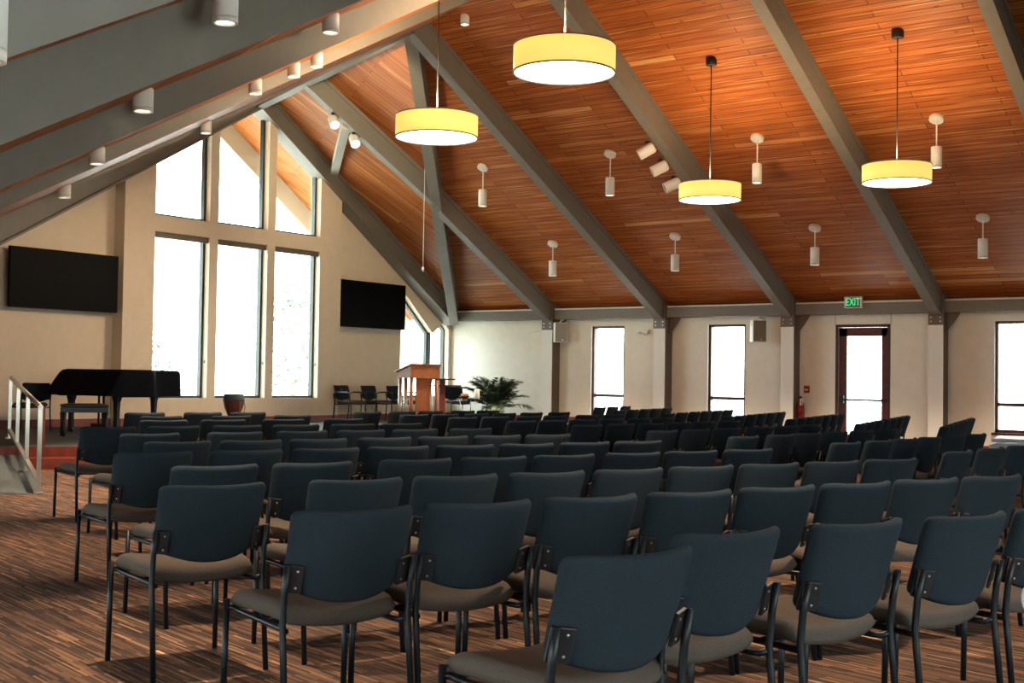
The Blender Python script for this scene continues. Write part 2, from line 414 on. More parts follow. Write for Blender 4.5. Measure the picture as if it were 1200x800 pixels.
# ---- right wall, openings given as (y0, y1, z0, z1)
OP = [(15.31, 16.21, .40, 2.54), (12.28, 13.18, .40, 2.54), (9.10, 10.25, 0, 2.50), (6.17, 7.07, .40, 2.53), (3.1, 4.0, .40, 2.53), (.1, 1.0, .40, 2.53), (-2.9, -2.0, .40, 2.53)]
bm = nb(); ys = YF+.3; T = .28
for y0, y1, z0, z1 in OP:
    box(bm, XW, XW+T, y1, ys, 0, 3.1)
    if z0 > 0: box(bm, XW, XW+T, y0, y1, 0, z0)
    box(bm, XW, XW+T, y0, y1, z1, 3.1); ys = y0
box(bm, XW, XW+T, -5.3, ys, 0, 3.1)
for y in (10.26, 9.09): box(bm, XW-.002, XW, y-.006, y+.006, 2.5, 2.7, 1)
struct('wall_right', bm, [M['wall_pale'], M['grey']])
# baseboard right
bm = nb(); ys = YF
for y0, y1, z0, z1 in [o for o in OP if o[2] == 0]:
    box(bm, XW-.02, XW, y1, ys, 0, .42 if False else .14); ys = y0
box(bm, XW-.02, XW, -5, ys, 0, .14); box(bm, XW-.022, XW, 16.6, YF, .28, .42)
struct('baseboard_right', bm, M['redwood'])

win = 0
def portal(loc, rot, sx, sy):
    l = bpy.data.lights.new('daylight_portal', 'AREA'); l.shape = 'RECTANGLE'; l.size = sx; l.size_y = sy
    l.cycles.is_portal = True
    o = bpy.data.objects.new('daylight_portal', l); C.objects.link(o); o.location = loc; o.rotation_euler = rot
for y0, y1, z0, z1 in OP:
    if z0 == 0: continue
    win += 1
    bm = nb(); X0 = XW+.05; X1 = XW+.15; w = .055
    box(bm, X0, X1, y0, y0+w, z0, z1); box(bm, X0, X1, y1-w, y1, z0, z1)
    box(bm, X0, X1, y0, y1, z1-w, z1); box(bm, X0, X1, y0, y1, z0, z0+.06)
    box(bm, X0, X1, y0+w, y1-w, .90, .97)
    box(bm, XW-.04, X1, y0-.05, y1+.05, z0-.045, z0)
    o = struct('window_%d' % win, bm, M['darkwood'], bevel=.004)
    bm = nb(); box(bm, XW+.09, XW+.10, y0+.04, y1-.04, z0+.04, z1-.04); obj('pane', bm, M['glass'], o)
    portal((XW+.27, (y0+y1)/2, (z0+z1)/2), (0, PI/2, 0), z1-z0, y1-y0)
# door
y0, y1, z0, z1 = OP[2]
bm = nb(); X0 = XW-.01; X1 = XW+.14
box(bm, X0, X1, y0, y0+.06, 0, z1); box(bm, X0, X1, y1-.06, y1, 0, z1); box(bm, X0, X1, y0, y1, z1-.06, z1)
door = struct('door_1', bm, M['darkwood'], bevel=.004)
bm = nb(); X0 = XW+.03; X1 = XW+.08; a, b = y0+.065, y1-.065
box(bm, X0, X1, a, a+.125, .01, z1-.065); box(bm, X0, X1, b-.165, b, .01, z1-.065)
box(bm, X0, X1, a, b, z1-.24, z1-.065); box(bm, X0, X1, a, b, .01, .26)
leaf = obj('door_leaf', bm, M['doorwood'], door, bevel=.003)
bm = nb(); box(bm, XW+.05, XW+.06, a+.1, b-.12, .24, z1-.22); obj('pane', bm, M['glass'], leaf)
bm = nb(); tube(bm, [(XW-.03, a+.05, .96), (XW-.03, b-.08, .965)], .022, 10); box(bm, XW-.05, XW+.03, b-.13, b-.03, .89, 1.05); box(bm, XW-.05, XW+.03, a+.02, a+.10, .93, .99)
obj('panic_bar', bm, M['black'], door)
portal((XW+.27, (y0+y1)/2, z1/2), (0, PI/2, 0), z1, y1-y0)

# ---- front: window wall (piers, transom, base), pieces share one mesh
PX = [(15.80, 17.14), (17.36, 18.70), (18.92, 20.25)]
def ztop(x): return 5.40+.632*(x-15.80) if x < 18.42 else 7.055-.66*(x-18.42)-.01
def wtop(x): return min(4.96+.60*(x-15.09), 5.22+.66*(20.92-x)) + .12
WT = .30
bm = nb()
def pier(x0, x1, z0=0.):
    xs = [x0] + ([18.42] if x0 < 18.42 < x1 else []) + [x1]
    xz(bm, [(x0, z0), (x1, z0)] + [(x, wtop(x)) for x in reversed(xs)], YW, YW+WT)
pier(15.09, PX[0][0]); pier(PX[0][1], PX[1][0]); pier(PX[1][1], PX[2][0]); pier(PX[2][1], 20.92)
for x0, x1 in PX:
    box(bm, x0, x1, YW, YW+WT, 0, .80); box(bm, x0, x1, YW, YW+WT, 4.01, 4.33)
    xs = [x0] + ([18.42] if x0 < 18.42 < x1 else []) + [x1]
    xz(bm, [(x, ztop(x)) for x in xs] + [(x, max(wtop(x), ztop(x)+.03)) for x in reversed(xs)], YW, YW+WT)
# recess walls either side
xz(bm, [(6.5, 0), (15.09, 0), (15.09, 5.3), (6.5, .6)], YF, YF+.3)
SWX0, SWX1 = 23.33, 25.15
xz(bm, [(20.92, 0), (SWX0, 0), (SWX0, 4.0), (20.92, 5.5)], YF, YF+.3)
box(bm, SWX0, XW+.28, YF, YF+.3, 0, .80); box(bm, SWX1, XW+.28, YF, YF+.3, .8, 2.7)
xz(bm, [(SWX0, 3.42), (24.50, 2.40), (24.56, 2.40), (24.95, 2.68), (XW+.28, 2.68), (XW+.28, 3.0), (SWX0, 4.0)], YF, YF+.3)
xz(bm, [(24.95, 2.68), (SWX1, 2.68), (SWX1, 2.5)], YF, YF+.3)
struct('wall_front', bm, M['wall'])
bm = nb(); box(bm, 15.09, 20.92, YW-.02, YW, SZ, SZ+.14); box(bm, 8, 15.09, YF-.02, YF, SZ, SZ+.14); box(bm, 20.92, XW, YF-.02, YF, SZ, SZ+.14)
struct('baseboard_front', bm, M['redwood'])
# front windows
def ringframe(bm, pts, w, y0, y1):
    c = Vector((sum(p[0] for p in pts)/len(pts), sum(p[1] for p in pts)/len(pts)))
    n = len(pts)
    def inset():
        out = []
        for i in range(n):
            p0, p1, p2 = [Vector(pts[(i+k) % n]) for k in (-1, 0, 1)]
            d1, d2 = (p1-p0).normalized(), (p2-p1).normalized()
            n1, n2 = Vector((-d1.y, d1.x)), Vector((-d2.y, d2.x))
            if n1.dot(c-p1) < 0: n1 = -n1
            if n2.dot(c-p1) < 0: n2 = -n2
            k = w/(1+n1.dot(n2)); out.append(p1+(n1+n2)*k)
        return out
    q = inset()
    for i in range(n):
        j = (i+1) % n
        prism(bm, [(pts[i][0], y0, pts[i][1]), (pts[j][0], y0, pts[j][1]), (q[j].x, y0, q[j].y), (q[i].x, y0, q[i].y)], (0, y1-y0, 0))
    return q
def frontwin(pts, yf, w=.05, pts_open=None):
    global win; win += 1
    bm = nb(); q = ringframe(bm, pts, w, yf+.14, yf+.24)
    o = struct('window_%d' % win, bm, M['frame'])
    bm = nb(); xz(bm, [(v.x, v.y) for v in q], yf+.185, yf+.195); obj('pane', bm, M['glass'], o)
    return o
for x0, x1 in PX:
    o = frontwin([(x0, .80), (x1, .80), (x1, 4.01), (x0, 4.01)], YW)
    bm = nb(); box(bm, x1-.005, x1+.02, YW+.05, YW+.10, 1.50, 1.56); obj('blind_clip', bm, M['grey'], o)
    bm = nb(); box(bm, x0+.02, x1-.02, YW+.02, YW+.13, 3.90, 4.0); obj('blind_cassette', bm, M['steel'], o)
    portal(((x0+x1)/2, YW+.29, 2.4), (-PI/2, 0, 0), x1-x0, 3.2)
    pts = [(x0, 4.33), (x1, 4.33), (x1, ztop(x1))] + ([(18.42, ztop(18.42))] if x0 < 18.42 < x1 else []) + [(x0, ztop(x0))]
    frontwin(pts, YW)
    portal(((x0+x1)/2, YW+.29, 5.1), (-PI/2, 0, 0), x1-x0, 1.4)
o = frontwin([(SWX0, .8), (24.50, .8), (24.50, 2.40), (SWX0, 3.42)], YF)
frontwin([(24.56, .8), (SWX1, .8), (SWX1, 2.5), (24.95, 2.68), (24.56, 2.40)], YF, .035)  # added pane, standing in for the brightly lit corner reveal
bm = nb(); box(bm, 24.49, 24.57, YF+.1, YF+.26, .8, 2.42); trim(bm, M['frame'])
portal((24.2, YF+.29, 1.6), (-PI/2, 0, 0), 1.7, 1.6)

# ---- left and back walls (behind the view), both glazed for daylight
def lw(y): return -1.075+.447*y
bm = nb(); d = Vector((.447, 1, 0)).normalized(); nrm = Vector((-d.y, d.x, 0))
def lseg(y0, y1, z0, z1):
    p = [Vector((lw(y0), y0, z0)), Vector((lw(y1), y1, z0))]
    prism(bm, [p[0], p[1], p[1]+nrm*.25, p[0]+nrm*.25], (0, 0, z1-z0))
LW = [(-3.6, -.6), (1.2, 4.2), (5.4, 8.4), (9.6, 12.6)]
yy = -5.3
for a, b in LW:
    lseg(yy, a, 0, 1.95); lseg(a, b, 0, .25); lseg(a, b, 1.50, 1.95); yy = b
lseg(yy, YF+.3, 0, 1.95); struct('wall_left', bm, M['wall_pale'])
for a, b in LW:
    win += 1; bm = nb(); p, q = Vector((lw(a), a, .25)), Vector((lw(b), b, .25))
    for k in (0, .5, 1):
        c = p+(q-p)*k; prism(bm, [c+nrm*.08-d*.03, c+nrm*.08+d*.03, c+nrm*.16+d*.03, c+nrm*.16-d*.03], (0, 0, 1.25))
    for z in (0, 1.2): prism(bm, [v+Vector((0, 0, z)) for v in (p+nrm*.08, q+nrm*.08, q+nrm*.16, p+nrm*.16)], (0, 0, .05))
    o = struct('window_%d' % win, bm, M['frame'])
    bm = nb(); prism(bm, [p+nrm*.115, q+nrm*.115, q+nrm*.125, p+nrm*.125], (0, 0, 1.25)); obj('pane', bm, M['glass'], o)
    l = bpy.data.lights.new('daylight_portal', 'AREA'); l.shape = 'RECTANGLE'; l.size = (q-p).length; l.size_y = 1.25; l.cycles.is_portal = True
    po = bpy.data.objects.new('daylight_portal', l); C.objects.link(po); po.location = (p+q)/2+nrm*.24+Vector((0, 0, .62))
    po.rotation_euler = (-nrm).to_track_quat('-Z', 'Y').to_euler()
bm = nb(); YB = -5.0
BW = [(-.5, 3.0), (4.5, 7.0)]; xx = -4.0
def bz(x): return min(zR(x), zL(x, YB)-dl(YB))+.1
def bseg(x0, x1, z0, z1=None):
    xs = [x0] + ([xridge(YB)] if x0 < xridge(YB) < x1 else []) + [x1]
    xz(bm, [(x0, z0), (x1, z0)] + [(x, bz(x) if z1 is None else z1) for x in reversed(xs)], YB-.25, YB)
for a, b in BW:
    bseg(xx, a, 0); bseg(a, b, 0, .3); bseg(a, b, 3.2); xx = b
bseg(xx, XW+.28, 0); struct('wall_back', bm, M['wall_pale'])
for a, b in BW:
    win += 1; bm = nb()
    ringframe(bm, [(a, .3), (b, .3), (b, 3.2), (a, 3.2)], .06, YB-.16, YB-.08); box(bm, (a+b)/2-.03, (a+b)/2+.03, YB-.16, YB-.08, .3, 3.2)
    o = struct('window_%d' % win, bm, M['frame'])
    bm = nb(); box(bm, a+.04, b-.04, YB-.125, YB-.115, .34, 3.16); obj('pane', bm, M['glass'], o)
    portal(((a+b)/2, YB-.24, 1.75), (PI/2, 0, 0), b-a, 2.9)

# ---- stage with two red-brown risers and grey carpet, and the ramp beside it
EDGE = [(9.55, 15.08), (10.62, 14.30), (11.5, 13.72), (13.5, 13.2), (17, 13.25), (20.5, 14.2), (23, 15.2), (XW, 16.6)]
def offset_poly(e, k):
    out = []
    for i, p in enumerate(e):
        a, b = Vector(e[max(i-1, 0)]), Vector(e[min(i+1, len(e)-1)]); t = (b-a).normalized(); nn = Vector((-t.y, t.x)); out.append(tuple(Vector(p)+nn*k))
    out[0] = (out[0][0]-.12, out[0][1]); out[-1] = (XW, out[-1][1]); return out
bm = nb()
poly = EDGE + [(XW, YF), (9.0, YF), (8.9, 16.2)]
prism(bm, [(x, y, 0) for x, y in poly], (0, 0, SZ/2), 0)
E2 = offset_poly(EDGE, .36)
poly2 = E2 + [(XW, YF), (9.0, YF), (8.9, 16.5)]
prism(bm, [(x, y, SZ/2) for x, y in poly2], (0, 0, SZ/2-.002), 0)
prism(bm, [(x, y, SZ-.002) for x, y in offset_poly(EDGE, .44) + [(XW, YF), (9.0, YF), (8.9, 16.6)]], (0, 0, .002), 1)
st = struct('stage', bm, [M['redwood'], M['stage_carpet']])
rd = Vector((3.15, 5.5, 0)).normalized(); rn = Vector((-rd.y, rd.x, 0))
R0, R1 = Vector((7.92, 11.87, 0)), Vector((11.02, 17.3, 0))
bm = nb()
a, b = R0-rn*.03, R1-rn*.03; c, d_ = b+rn*1.7, a+rn*1.7
v = [bm.verts.new(p) for p in (a, d_, c, b)]; w2 = [bm.verts.new(p+Vector((0, 0, SZ))) for p in (c, b)]
face(bm, [v[0], v[3], w2[1]]); face(bm, [v[1], v[2], w2[0]]); face(bm, [v[3], v[2], w2[0], w2[1]]); face(bm, [v[0], v[1], w2[0], w2[1]])
struct('ramp', bm, M['stage_carpet'])
# outside ground
bm = nb(); box(bm, -60, 90, -60, 90, -.4, -.15); struct('ground', bm, M['gravel'])
# ------------------------------------------------------------------ stacking chairs
def back_fc(top=.805, low=.470, rake=.105):
    def fc(u, v):
        s = (v+1)/2
        zb = low + .055*u*u; zt = top - .006*(1-u*u) - .016*max(0, (abs(u)-.86)/.14)**2
        z = zb + (zt-zb)*s
        hw = .228 + .011*s
        hw -= .010*max(0., 1-s/.12)**2 + .008*max(0., (s-.93)/.07)**2
        y = -.195 - rake*((z-low)/(top-low)) - .074*(1-u*u)
        return (u*hw, y, z)
    return fc
def seat_fc(u, v):
    x = u*(.236 - .012*v*v); y = .015 + v*.232
    z = .432 + .014*u*u + (-.028*max(0, v-.45)**2*3.3) - (.018*max(0, -v-.5)**2*4) - .008*(1-u*u)
    if v < 0: y -= .022*(1-u*u)*(-v)
    return (x, y, z)
def make_chair(name, label, arms=False):
    t = thing(name, label, 'chair')
    bm = nb(); cushion(bm, seat_fc, lambda u, v: (0, 0, 1), .038, 14, 14, 12.); obj('seat', bm, M['seatfab_lit'], t)
    bm = nb(); cushion(bm, back_fc(), lambda u, v: Vector((.35*u, 1, .2)).normalized(), .024, 20, 16, 22.); obj('backrest', bm, M['fabric'], t)
    for s in (-1, 1):
        x = .246*s
        bm = nb(); tube(bm, [(x+.003*s, -.300, 0), (x, -.262, .34), (x, -.255, .41), (x, -.266, .52), (x, -.286, .615)], .0125, 8)
        lathe(bm, [(.0125, 0), (.011, .004), (0, .006)], 8, (x, -.286, .613)); obj('leg', bm, M['tube'], t)
        bm = nb(); tube(bm, [(x+.003*s, .225, 0), (x, .215, .43)], .0125, 8)
        lathe(bm, [(.0125, 0), (.011, .004), (0, .006)], 8, (x, .215, .428)); obj('leg', bm, M['tube'], t)
        bm = nb(); tube(bm, [(x, -.255, .395), (x-.022*s, -.235, .384), (x-.030*s, -.20, .384), (x-.030*s, .18, .392), (x-.022*s, .205, .398), (x, .215, .40)], .011, 8); obj('side_rail', bm, M['tube'], t)
        bm = nb()
        mt = Matrix.Translation((s*.212, -.268, .565)) @ Matrix.Rotation(.29, 4, 'X') @ Matrix.Rotation(.42*s, 4, 'Z')
        box(bm, -.028, .040 if s > 0 else .028, -.006, .006, -.05, .05, 0, mt) if s > 0 else box(bm, -.040, .028, -.006, .006, -.05, .05, 0, mt)
        for zz in (-.03, .03): lathe(bm, [(.0055, 0), (.004, .003)], 8, (0, 0, 0), mt @ Matrix.Translation((-.008*s, -.006, zz)) @ Matrix.Rotation(PI/2, 4, 'X'), 1)
        obj('bracket', bm, [M['black'], M['screw']], t, bevel=.006)
        if arms:
            bm = nb(); tube(bm, [(x+.03*s, .215, .41), (x+.035*s, .20, .62), (x+.03*s, .17, .645), (x+.02*s, -.20, .645), (x, -.27, .60)], .012, 8)
            box(bm, x+.03*s-.022, x+.03*s+.022, -.16, .16, .645, .668); obj('armrest', bm, M['black'], t)
    bm = nb(); tube(bm, [(-.222, -.06, .388), (.222, -.06, .388)], .011, 8); obj('cross_rail', bm, M['tube'], t)
    return t
BN = {'L': 'left', 'M': 'middle', 'R': 'right'}
GN = {'L': 'chairs of the left seating block', 'M': 'chairs of the middle seating block', 'R': 'chairs of the right seating block'}
proto = None
for (blk, i), (ang, pts) in CHAIR_ROWS.items():
    for j, (x, y) in enumerate(pts):
        f = math.radians(ang); fx, fy = -math.sin(f), math.cos(f)
        d = math.hypot(x, y)
        jit = random.uniform(-.015, .015)
        loc = (x + fx*.285, y + fy*.285, 0)
        lab = 'navy padded chair, %s from the left in the %s row from the camera, %s block' % (ORD[j], ORD[i], BN[blk])
        sx = 1 + .07*min(1, max(0, (d-6)/7))
        if proto is None:
            proto = make_chair('stacking_chair', lab); proto['group'] = GN[blk]
            proto.location = loc; proto.rotation_euler = (0, 0, f+jit)
        else: dup(proto, loc, f+jit, lab, GN[blk], sx)
# chairs with arms on the stage, facing the room
arm0 = None
for j, (x, y, rz, w) in enumerate([(20.95, 19.75, PI+.05, 'beside the window pier'), (21.82, 19.75, PI, 'between two others left of the lectern'), (22.68, 19.75, PI-.03, 'just behind the lectern posts')]):
    lab = 'black chair with armrests against the front wall, ' + w
    if arm0 is None:
        arm0 = make_chair('armchair', lab, True); arm0.location = (x, y, SZ); arm0.rotation_euler = (0, 0, rz); arm0['group'] = 'stage armchairs'
    else: dup(arm0, (x, y, SZ), rz, lab, 'stage armchairs')
dup(proto, (24.05, 19.2, SZ), PI-.5, 'dark chair half hidden behind the lectern and dark wood pulpit', 'spare stage chairs')
dup(proto, (12.75, 19.4, SZ), PI-.9, 'dark chair at the wall behind the handrail, left of the piano', 'spare stage chairs')

# ------------------------------------------------------------------ covered grand piano and bench
t = thing('grand_piano', 'grand piano under a black quilted cover standing on the stage', 'piano', (12.7, 18.0, SZ), .03)
def outline(g=0.):
    pts = [(0-g, -.75-g), (0-g, .75+g), (1.95, .75+g), (2.12+g, .62), (2.18+g, .35), (2.14+g, .08), (1.98, -.08-g), (1.62, -.14-g), (1.30, -.28-g), (1.02, -.58-g), (.80, -.74-g)]
    return pts
def smooth_poly(pts, n=4):
    out = []
    for i in range(len(pts)):
        p0, p1, p2, p3 = [Vector(pts[(i+k) % len(pts)]) for k in (-1, 0, 1, 2)]
        if i in (0, 1, 10): out.append(p1); 
        else: out.append(p1)
        if 2 <= i <= 9:
            for s in range(1, n):
                q = s/n; out.append(.5*((2*p1)+(p2-p0)*q+(2*p0-5*p1+4*p2-p3)*q*q+(3*p1-p0-3*p2+p3)*q**3))
    return out
pl = smooth_poly(outline())
bm = nb(); prism(bm, [(max(p.x, .06), p.y, .64) for p in pl], (0, 0, .05)); obj('case', bm, M['black'], t)
# quilted cover: skirt rings with a little waviness, keyboard end sloping down
cp = smooth_poly(outline(.03)); bm = nb(); rings = []
dense = []
for i in range(len(cp)):
    a, b = cp[i], cp[(i+1) % len(cp)]; k = max(1, int((b-a).length/.09))
    dense += [a+(b-a)*s/k for s in range(k)]
c0 = Vector((1.0, .1))
for lv, z, sh in ((0, .60, .03), (1, .72, .025), (2, .86, .015), (3, .99, 0), (4, 1.035, -.03), (5, 1.05, -.10)):
    ring = []
    for m_, p in enumerate(dense):
        q = p + (p-c0).normalized()*(sh + (.014*math.sin(m_*.9) if lv < 3 else 0))
        zz = z
        if p.x < .5: q.x += .36*max(0, min(z, 1.04)-.62)*(1-p.x/.5)*1.6    # keyboard end leans back
        if lv == 0 and p.x < .2: zz = .62
        ring.append(bm.verts.new((q.x, q.y, zz)))
    rings.append(ring)
nd = len(dense)
for a, b in zip(rings, rings[1:]):
    for k in range(nd):
        f = face(bm, [a[k], a[(k+1) % nd], b[(k+1) % nd], b[k]]); f.smooth = True
face(bm, rings[-1]); obj('quilted_cover', bm, M['quilt'], t)
for lx, ly in ((.30, -.58), (.30, .58), (1.75, .25)):
    bm = nb(); lathe(bm, [(.055, .07), (.05, .30), (.065, .52), (.09, .60), (.10, .68)], 6, (lx, ly, 0), smooth=False); lathe(bm, [(.02, 0), (.045, .02), (.045, .05), (.02, .08)], 10, (lx, ly, 0)); obj('leg', bm, M['black'], t)
bm = nb(); tube(bm, [(.45, -.06, .66), (.45, -.06, .14)], .018); tube(bm, [(.45, .06, .66), (.45, .06, .14)], .018); box(bm, .36, .54, -.14, .14, .09, .16)
for dy in (-.07, 0, .07): box(bm, .24, .38, dy-.012, dy+.012, .07, .09)
box(bm, .44, .50, -.05, .05, 0, .09)
obj('pedal_lyre', bm, M['black'], t)
t = thing('piano_bench', 'black padded piano bench in front of the covered piano', 'bench', (12.25, 17.2, SZ), -.5)
bm = nb(); cushion(bm, lambda u, v: (u*.36, v*.17, .475), lambda u, v: (0, 0, 1), .035, 12, 8, 8.); obj('seat', bm, M['leather'], t)
bm = nb(); box(bm, -.34, .34, -.15, .15, .37, .45); obj('apron', bm, M['black'], t)
for sx in (-1, 1):
    for sy in (-1, 1):
        bm = nb(); lathe(bm, [(.022, 0), (.035, .10), (.030, .22), (.04, .38)], 8, (sx*.31, sy*.12, 0)); obj('leg', bm, M['black'], t)

# ------------------------------------------------------------------ handrail along the ramp
t = thing('handrail', 'brushed metal handrail along the carpeted ramp beside the stage', 'handrail', tuple(R0))
Lr = (R1-R0).length
def rp(s, z): return (rd.x*s, rd.y*s, SZ*s/Lr + z)
for k, s in enumerate((.02, Lr*.33, Lr*.66, Lr-.03)):
    bm = nb(); p = Vector(rp(s, 0)); mt = Matrix.Translation((p.x, p.y, p.z)) @ Matrix.Rotation(math.atan2(rd.y, rd.x), 4, 'Z')
    box(bm, -.03, .03, -.022, .022, 0, .88, 0, mt); box(bm, -.07, .07, -.05, .05, 0, .012, 0, mt); obj('post', bm, M['chrome'], t)
bm = nb(); tube(bm, [rp(-.05, .90), rp(Lr*.5, .90), rp(Lr, .90)], .026, 10); obj('top_rail', bm, M['chrome'], t)
bm = nb(); rafter(bm, Vector(rp(0, .10)), Vector(rp(Lr, .10)), .05, .045); obj('bottom_rail', bm, M['chrome'], t)
bm = nb(); mt = Matrix.Translation(rp(.12, 0)) @ Matrix.Rotation(math.atan2(rd.y, rd.x), 4, 'Z')
box(bm, -.06, .06, -.055, -.028, .40, .88, 0, mt); obj('end_board', bm, M['redwood'], t)['label'] = 'red-brown wooden end board'

# ------------------------------------------------------------------ lectern, dark pulpit stand
t = thing('lectern', 'honey coloured wooden lectern on round posts at the front of the stage', 'lectern', (16.80, 14.28, SZ), -.31)
bm = nb()
prism(bm, [(-.29, -.24, .98), (-.29, -.24, 1.20), (-.29, .22, 1.09), (-.29, .22, .98)], (.58, 0, 0)); obj('desk_box', bm, M['lectern'], t, bevel=.004)
bm = nb(); prism(bm, [(-.315, -.27, 1.207), (-.315, -.27, 1.232), (-.315, .26, 1.105), (-.315, .26, 1.08)], (.63, 0, 0)); obj('sloped_top', bm, M['lectern'], t, bevel=.004)
for px, py in ((-.25, -.19), (.25, -.19), (-.25, .17), (.25, .17), (-.25, -.01), (.25, -.01)):
    bm = nb(); tube(bm, [(px, py, .06), (px, py, .98)], .033, 12); obj('post', bm, M['chrome'] if py > -.1 else M['lectern'], t)
bm = nb(); box(bm, -.13, .13, -.16, -.13, .06, .98); obj('centre_panel', bm, M['lectern'], t, bevel=.003)
bm = nb(); box(bm, -.32, .32, -.26, .24, 0, .06); obj('base', bm, M['lectern'], t, bevel=.005)
t = thing('pulpit_stand', 'dark red-brown wooden stand with two shelves right behind the lectern', 'stand', (17.75, 14.55, SZ), -.3)
bm = nb(); box(bm, -.06, .06, -.05, .05, .03, .96); obj('column', bm, M['redwood'], t, bevel=.004)
bm = nb(); box(bm, -.30, .20, -.16, .16, .96, .985); obj('top', bm, M['darkwood'], t, bevel=.003)
bm = nb(); box(bm, -.20, .34, -.14, .14, .845, .87); obj('shelf', bm, M['darkwood'], t, bevel=.003)
bm = nb(); box(bm, -.2, .2, -.2, .2, 0, .03); obj('base', bm, M['redwood'], t, bevel=.004)

# ------------------------------------------------------------------ drum, potted palm, glass side table with candle and fruit
t = thing('goblet_drum', 'red-brown carved goblet drum with dark rim below the middle window', 'drum', (14.62, 16.45, SZ))
bm = nb(); lathe(bm, [(.11, 0), (.10, .02), (.075, .16), (.07, .24), (.10, .34), (.145, .46), (.165, .56), (.16, .60)], 24); obj('body', bm, M['clay'], t)
bm = nb(); lathe(bm, [(.172, .555), (.178, .575), (.172, .60), (.165, .66), (.155, .67), (0, .672)], 24); obj('drumhead', bm, M['skin'], t)
for k in range(10):
    a = 2*PI*k/10
    bm = nb(); tube(bm, [(.176*math.cos(a), .176*math.sin(a), .57), (.150*math.cos(a+.2), .150*math.sin(a+.2), .44), (.09*math.cos(a+.3), .09*math.sin(a+.3), .30)], .005, 5); obj('rope', bm, M['black'], t)
bm = nb(); tube(bm, [(.17, -.05, .56), (.20, -.06, .46), (.17, -.05, .32), (.12, -.04, .26)], .005, 5); obj('strap', bm, M['black'], t)

t = thing('potted_palm', 'bushy dark green potted palm in the front right corner of the stage', 'plant', (22.55, 16.95, SZ))
bm = nb(); lathe(bm, [(.16, 0), (.20, .26), (.22, .28), (.22, .31), (.19, .31), (.18, .27), (0, .26)], 24); obj('pot', bm, M['pot'], t)
rg = random.Random(3)
def frond(bm, az, lean, L, nleaf=15, mi=0):
    pts = []
    for k in range(9):
        s = k/8; el = lean + (1.25)*s*s*.75
        if k == 0: p = Vector((0, 0, .27)); pts.append(p)
        else: pts.append(pts[-1] + Vector((math.sin(el)*math.cos(az), math.sin(el)*math.sin(az), math.cos(el)))*L/8)
    tube(bm, pts, [.008-.0008*k for k in range(9)], 5, mi)
    side = Vector((-math.sin(az), math.cos(az), 0))
    for k in range(nleaf):
        s = .28 + .72*k/nleaf; i = min(7, int(s*8)); p = pts[i]+(pts[i+1]-pts[i])*(s*8-i); d = (pts[i+1]-pts[i]).normalized()
        ll = L*.34*(1-.55*abs(s-.5)*2)*rg.uniform(.85, 1.15)
        for sg in (-1, 1):
            e = (side*sg*.75 + d*.75 + Vector((0, 0, rg.uniform(-.25, .15)))).normalized(); w = d.cross(e).cross(e).normalized()*.013
            m_ = p+e*ll*.5; tip = p+e*ll+Vector((0, 0, -.10*ll))
            a, b, c, dd = [bm.verts.new(q) for q in (p, m_+w, tip, m_-w)]; face(bm, [a, b, c, dd], mi)
for k in range(46):
    bm = nb(); frond(bm, k*2.4+rg.uniform(-.2, .2), rg.uniform(.05, 1.15), rg.uniform(.62, 1.02), 26); obj('frond', bm, M['leaf_pale'] if k in (3, 12) else M['leaf'], t)
t = thing('side_table', 'small round glass table on thin metal legs beside the palm', 'table', (21.35, 16.75, SZ))
bm = nb(); lathe(bm, [(0, .56), (.24, .56), (.245, .568), (.24, .576), (0, .576)], 28); obj('tabletop', bm, M['frame'], t)
for k in range(3):
    a = 2*PI*k/3+.4; bm = nb(); tube(bm, [(.20*math.cos(a), .20*math.sin(a), .56), (.12*math.cos(a), .12*math.sin(a), .3), (.20*math.cos(a), .20*math.sin(a), 0)], .008, 6); obj('leg', bm, M['chrome'], t)
bm = nb(); lathe(bm, [(.052, 0), (.055, .005), (.055, .19), (.045, .20), (0, .195)], 20); tube(bm, [(0, 0, .19), (0, .002, .215)], .003, 5, 1)
o = obj('candle', bm, [M['cream'], M['black']]); o.location = (21.47, 16.62, SZ+.576); tag(o, 'thick cream pillar candle standing on the small glass table', 'candle')
t = thing('fruit_bowl', 'shallow dark bowl of orange fruit on the small glass table', 'bowl', (21.25, 16.78, SZ+.576))
bm = nb(); lathe(bm, [(.04, 0), (.07, .012), (.12, .05), (.115, .05), (.065, .02), (0, .018)], 20); obj('bowl', bm, M['darkwood'], t)
for k, (dx, dy) in enumerate(((.0, .045), (-.045, -.03), (.045, -.03))):
    bm = nb(); bmesh.ops.create_icosphere(bm, subdivisions=3, radius=.042)
    for f in bm.faces: f.smooth = True
    o = obj('orange', bm, M['orange']); o.location = (21.25+dx, 16.78+dy, SZ+.576+.068)
    tag(o, 'orange in the dark bowl on the small glass table', 'fruit', 'oranges in the bowl')

# ------------------------------------------------------------------ wall-hung screens
def tv(x, z, label):
    t = thing('wall_screen', label, 'television', (x, YF-.18, z), 0, 'wall screens')
    bm = nb(); box(bm, -1.12, 1.12, -.06, 0, -.53, .53); obj('casing', bm, M['screen'], t, bevel=.006)
    bm = nb(); box(bm, -1.10, 1.10, -.063, -.060, -.51, .515); obj('display', bm, M['screen'], t)
    bm = nb(); box(bm, -.02, .02, -.064, -.05, -.545, -.525); obj('sensor', bm, M['grey'], t)
    bm = nb(); box(bm, -.3, .3, .0, .05, -.2, .2); box(bm, -.22, -.16, .05, .18, -.25, .25); box(bm, .16, .22, .05, .18, -.25, .25); obj('bracket', bm, M['black'], t)
tv(13.90, 2.925, 'large black flat screen on the wall left of the tall windows')
tv(22.09, 2.94, 'large black flat screen on the wall right of the tall windows')

